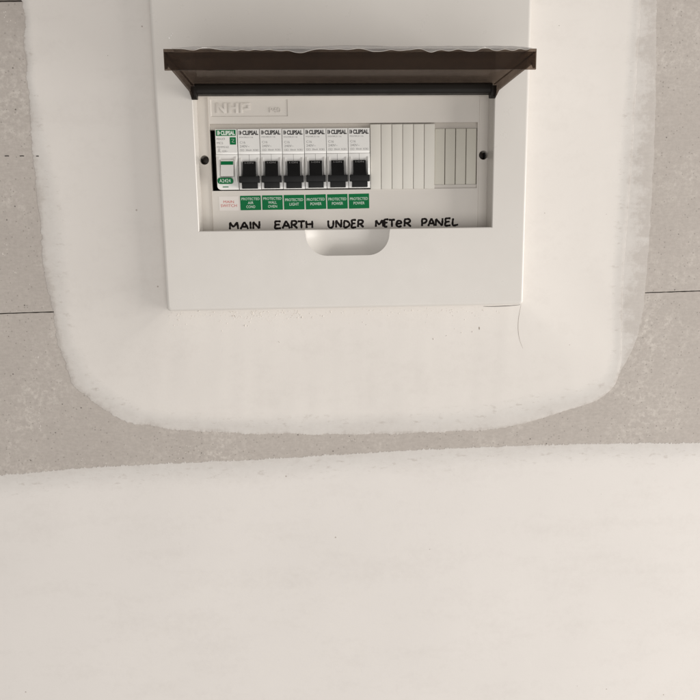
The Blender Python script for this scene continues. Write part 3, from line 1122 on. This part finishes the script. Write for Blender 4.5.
def breaker(cx, label):
    t = thing('circuit_breaker', (cx, 60, -21), label, 'circuit breaker', 'six single pole breakers clipped in a row')
    hw = 8.82
    mb = MB()
    mb.box(cx - hw, cx + hw, 18.2, 60, 6.9, 26.9, 0.35)        # upper half of the housing
    mb.box(cx - hw, cx + hw, 17.7, 60, -21.2, 6.75, 0.45)       # lower half
    mb.box(cx - 7, cx + 7, 60, 66, -14, 20)
    body = mb.build('housing', M['white'], t)
    # cheeks beside the toggle
    for xa, xb in ((-8.3, -6.0), (6.0, 8.3)):
        k = MB()
        zs = [4.2, 2.5, 0.5, -2, -6, -10.5]
        ys = [17.6, 16.6, 15.4, 14.7, 14.5, 14.5]
        rows_ = []
        for z, y in zip(zs, ys):
            row = []
            for j in range(7):
                a = math.pi * j / 6
                row.append((cx + (xa + xb) / 2 - (xb - xa) / 2 * math.cos(a), 17.8 - (17.8 - y) * math.sin(a) ** 0.7 if 0 < j < 6 else 17.8, z))
            rows_.append(row)
        k.v = [v for r in rows_ for v in r]
        for r in range(len(rows_) - 1):
            for j in range(6):
                k.f.append((r * 7 + j, (r + 1) * 7 + j, (r + 1) * 7 + j + 1, r * 7 + j + 1))
        n0 = (len(rows_) - 1) * 7
        k.f.append(tuple(n0 + j for j in range(6, -1, -1)))
        sub(k, 'toggle_guard', M['white'], body, angle=50)
    k = MB()
    k.box(cx - .12, cx + .12, 17.62, 17.75, 0.2, 6.6)
    sub(k, 'seam', M['inkgrey'], body, smooth=False)
    # printed face
    mb = MB()
    mb.prism(rrect(cx - hw + .25, cx + hw - .25, 8.6, 26.6, .3, 2), 18.05, 18.19)
    face = mb.build('printed_face', M['sticker'], t)
    mb = MB()
    y = 18.0
    maker_mark(mb, cx - 7.7, 22.2, 25.5, y)
    put_text(mb, 'CLIPSAL', cx - 4.9, cx + 7.9, 22.0, 25.6, y, 0.05)
    sub(mb, 'logo', M['ink'], face, smooth=False)
    mb = MB()
    text_band(mb, [('MX9R3116', -7.4, 3.6, 19.7, 20.9, .0), ('C16', -7.2, -2.8, 15.3, 17.2, .0), ('240V~', -7.2, 0.4, 12.3, 14.2, .0),
                   ('30mA', -2.6, 2.2, 9.5, 10.9, .0), ('RCBO', 3.4, 7.6, 9.5, 10.9, .0)], cx, y)
    for xa in (-7.2, -5.4):
        lp = [(cx + xa, 9.4), (cx + xa + 1.4, 9.4), (cx + xa + 1.4, 10.9), (cx + xa, 10.9)]
        li = [(cx + xa + .2, 9.6), (cx + xa + 1.2, 9.6), (cx + xa + 1.2, 10.7), (cx + xa + .2, 10.7)]
        mb.flat([lp, li], y)
    sub(mb, 'lettering', M['inkgrey'], face, smooth=False)
    # toggle: paddle, cross bar and foot, all black
    mb = MB()
    # paddle tilting out toward its lower end
    xt, xb2 = 5.1, 5.1
    vs = [(cx - xt, 14.0, 0.9), (cx + xt, 14.0, 0.9), (cx + xb2, 8.6, -11.4), (cx - xb2, 8.6, -11.4),
          (cx - xt - .2, 18, 0.9), (cx + xt + .2, 18, 0.9), (cx + xb2 + .2, 18, -11.4), (cx - xb2 - .2, 18, -11.4)]
    mb.add(vs, [(3, 2, 1, 0), (0, 1, 5, 4), (1, 2, 6, 5), (3, 0, 4, 7), (2, 3, 7, 6)])
    mb.box(cx - 8.05, cx + 8.05, 9.9, 17.9, -16.0, -11.0, 0.4)
    mb.box(cx - 6.3, cx + 6.3, 11.6, 17.9, -20.6, -14.9, 0.5)
    tog = mb.build('toggle', M['black'], t)
    mb = MB()
    put_text(mb, 'I-ON', cx - 3.4, cx + 3.4, -0.95, 0.25, 13.42, 0.0)
    for i, (X, Y, Z) in enumerate(mb.v):
        mb.v[i] = (X, 14.0 - (0.9 - Z) * (5.4 / 12.3) - 0.12, Z)
    sub(mb, 'lettering', M['inkgrey'], tog, smooth=False)
    return t


def copy_tree(o, parent=None):
    c = o.copy()
    COL.objects.link(c)
    if parent is not None:
        c.parent = parent
    for ch in list(o.children):
        copy_tree(ch, c)
    return c


BX = [-87.2 + 9 + 18.0 * k for k in range(6)]
BL = ['white breaker with black toggle above the green AIR COND sticker',
      'white breaker with black toggle above the green WALL OVEN sticker',
      'white breaker with black toggle above the green LIGHT sticker',
      'white breaker with black toggle above the POWER sticker that adjoins the LIGHT sticker',
      'white breaker with black toggle above the middle of the three POWER stickers',
      'white breaker with black toggle right beside the ribbed blank cover']
b0 = breaker(BX[0], BL[0])
for k in range(1, 6):
    c = copy_tree(b0)
    c.location.x = BX[k] * MM
    c.location.z += (-0.1, 0.15, 0.0, 0.2, 0.25, 0.3)[k] * MM
    c.location.y += random.uniform(-.15, .15) * MM
    c['label'] = BL[k]
    c['mm'] = (BX[k], 60.0, -21.0)

# main switch: white with green print
cx = -96.35
ms = thing('main_switch', (cx, 60, -21), 'white main switch with green header, green badge and white toggle, left of the breakers', 'main switch')
hw = 8.75
mb = MB()
mb.prism(rrect(cx - hw, cx + hw, 7.0, 26.9, .5, 3, (0, 0, 1, 1)), 18.2, 60, 0.35)
mb.prism(rrect(cx - hw, cx + hw, -21.2, 6.8, 3.0, 6, (1, 0, 0, 0)), 17.5, 60, 0.45)
body = mb.build('housing', M['white'], ms)
mb = MB()
mb.prism(rrect(cx - hw + .25, cx + hw - .25, 8.2, 26.6, .3, 2), 18.05, 18.19)
face = mb.build('printed_face', M['sticker'], ms)
mb = MB()
mb.box(cx - 8.1, cx + 7.9, 17.95, 18.04, 21.5, 26.2)
mb.prism(rrect(cx + 2.9, cx + 7.9, 14.6, 20.4, .4, 2), 17.95, 18.04)
sub(mb, 'header_print', M['green'], face, smooth=False)
mb = MB()
maker_mark(mb, cx - 7.0, 22.2, 25.5, 17.88)
put_text(mb, 'CLIPSAL', cx - 4.2, cx + 7.2, 22.1, 25.5, 17.9, 0.05)
k_ = catmull([(cx + 4.2, 18.9), (cx + 6.3, 18.7), (cx + 5.4, 17.5), (cx + 4.6, 16.6), (cx + 6.6, 16.3)], .4)
mb.tube([(x, 17.93, z) for x, z in k_], 0.10, 5)
sub(mb, 'logo', M['wprint'], face, smooth=False)
mb = MB()
text_band(mb, [('MAX9', -7.6, -1.0, 18.2, 20.0, .0), ('MCS', -7.6, -2.6, 15.0, 16.8, .0), ('MX9MS163', -7.6, 1.8, 12.0, 13.5, .0), ('63A~', -3.4, 1.0, 8.8, 10.4, .0)], cx, 17.98)
loop = [(cx - 7.4, 9.0), (cx - 6.2, 9.3), (cx - 5.2, 10.8), (cx - 6.0, 11.4), (cx - 6.6, 10.2), (cx - 5.4, 9.0), (cx - 4.2, 9.1)]
mb.tube([(x, 17.98, z) for x, z in catmull(loop, .4)], 0.13, 5)
sub(mb, 'lettering', M['inkgrey'], face, smooth=False)
# toggle with its green stripe
tg = MB()
tw = 5.0
tcx = cx + 0.4
vs = [(tcx - tw, 14.5, 2.2), (tcx + tw, 14.5, 2.2), (tcx + tw, 9.8, -10.9), (tcx - tw, 9.8, -10.9), (tcx - tw - .1, 18, 2.8), (tcx + tw + .1, 18, 2.8), (tcx + tw + .1, 18, -11.0), (tcx - tw - .1, 18, -11.0)]
tg.add(vs, [(3, 2, 1, 0), (0, 1, 5, 4), (1, 2, 6, 5), (3, 0, 4, 7), (2, 3, 7, 6)])
tog = tg.build('toggle', M['sticker'], ms)
mb = MB()
sl = 4.7 / 13.1


def ty(z):
    return 14.5 - (2.2 - z) * sl - 0.06


mb.add([(tcx - tw, ty(-1.7), -1.7), (tcx + tw, ty(-1.7), -1.7), (tcx + tw, ty(1.2), 1.2), (tcx - tw, ty(1.2), 1.2)], [(0, 1, 2, 3)])
sub(mb, 'green_stripe', M['green'], tog, smooth=False)
for xa, xb in ((-8.4, -5.2), (5.9, 8.4)):
    k = MB()
    rows_ = []
    for z, y in zip([5.2, 3.5, 1.5, -2, -6, -11.2, -14.5, -15.5], [17.4, 16.2, 15.2, 14.6, 14.5, 14.6, 16, 17.4]):
        row = []
        for j in range(7):
            a = math.pi * j / 6
            row.append((cx + (xa + xb) / 2 - (xb - xa) / 2 * math.cos(a), 17.6 - (17.6 - y) * math.sin(a) ** 0.7 if 0 < j < 6 else 17.6, z))
        rows_.append(row)
    k.v = [v for r in rows_ for v in r]
    for r in range(len(rows_) - 1):
        for j in range(6):
            k.f.append((r * 7 + j, (r + 1) * 7 + j, (r + 1) * 7 + j + 1, r * 7 + j + 1))
    sub(k, 'toggle_guard', M['white'], body, angle=50)
mb = MB()
mb.prism(rrect(cx - 7.9, cx + 4.6, -16.6, -11.9, 2.0, 6), 12.6, 17.5, 0.4)
badge = mb.build('rating_badge', M['green'], ms)
mb = MB()
put_text(mb, 'A2424', cx - 6.2, cx + 2.8, -15.7, -12.9, 12.52, 0.0)
sub(mb, 'lettering', M['wprint'], badge, smooth=False)
mb = MB()
mb.box(cx - 4.3, cx + .4, 17.4, 17.48, -19.3, -18.6)
mb.build('indicator_dash', M['green'], ms, smooth=False)

for o in list(bpy.data.objects):
    if 'mm' in o:
        del o['mm']
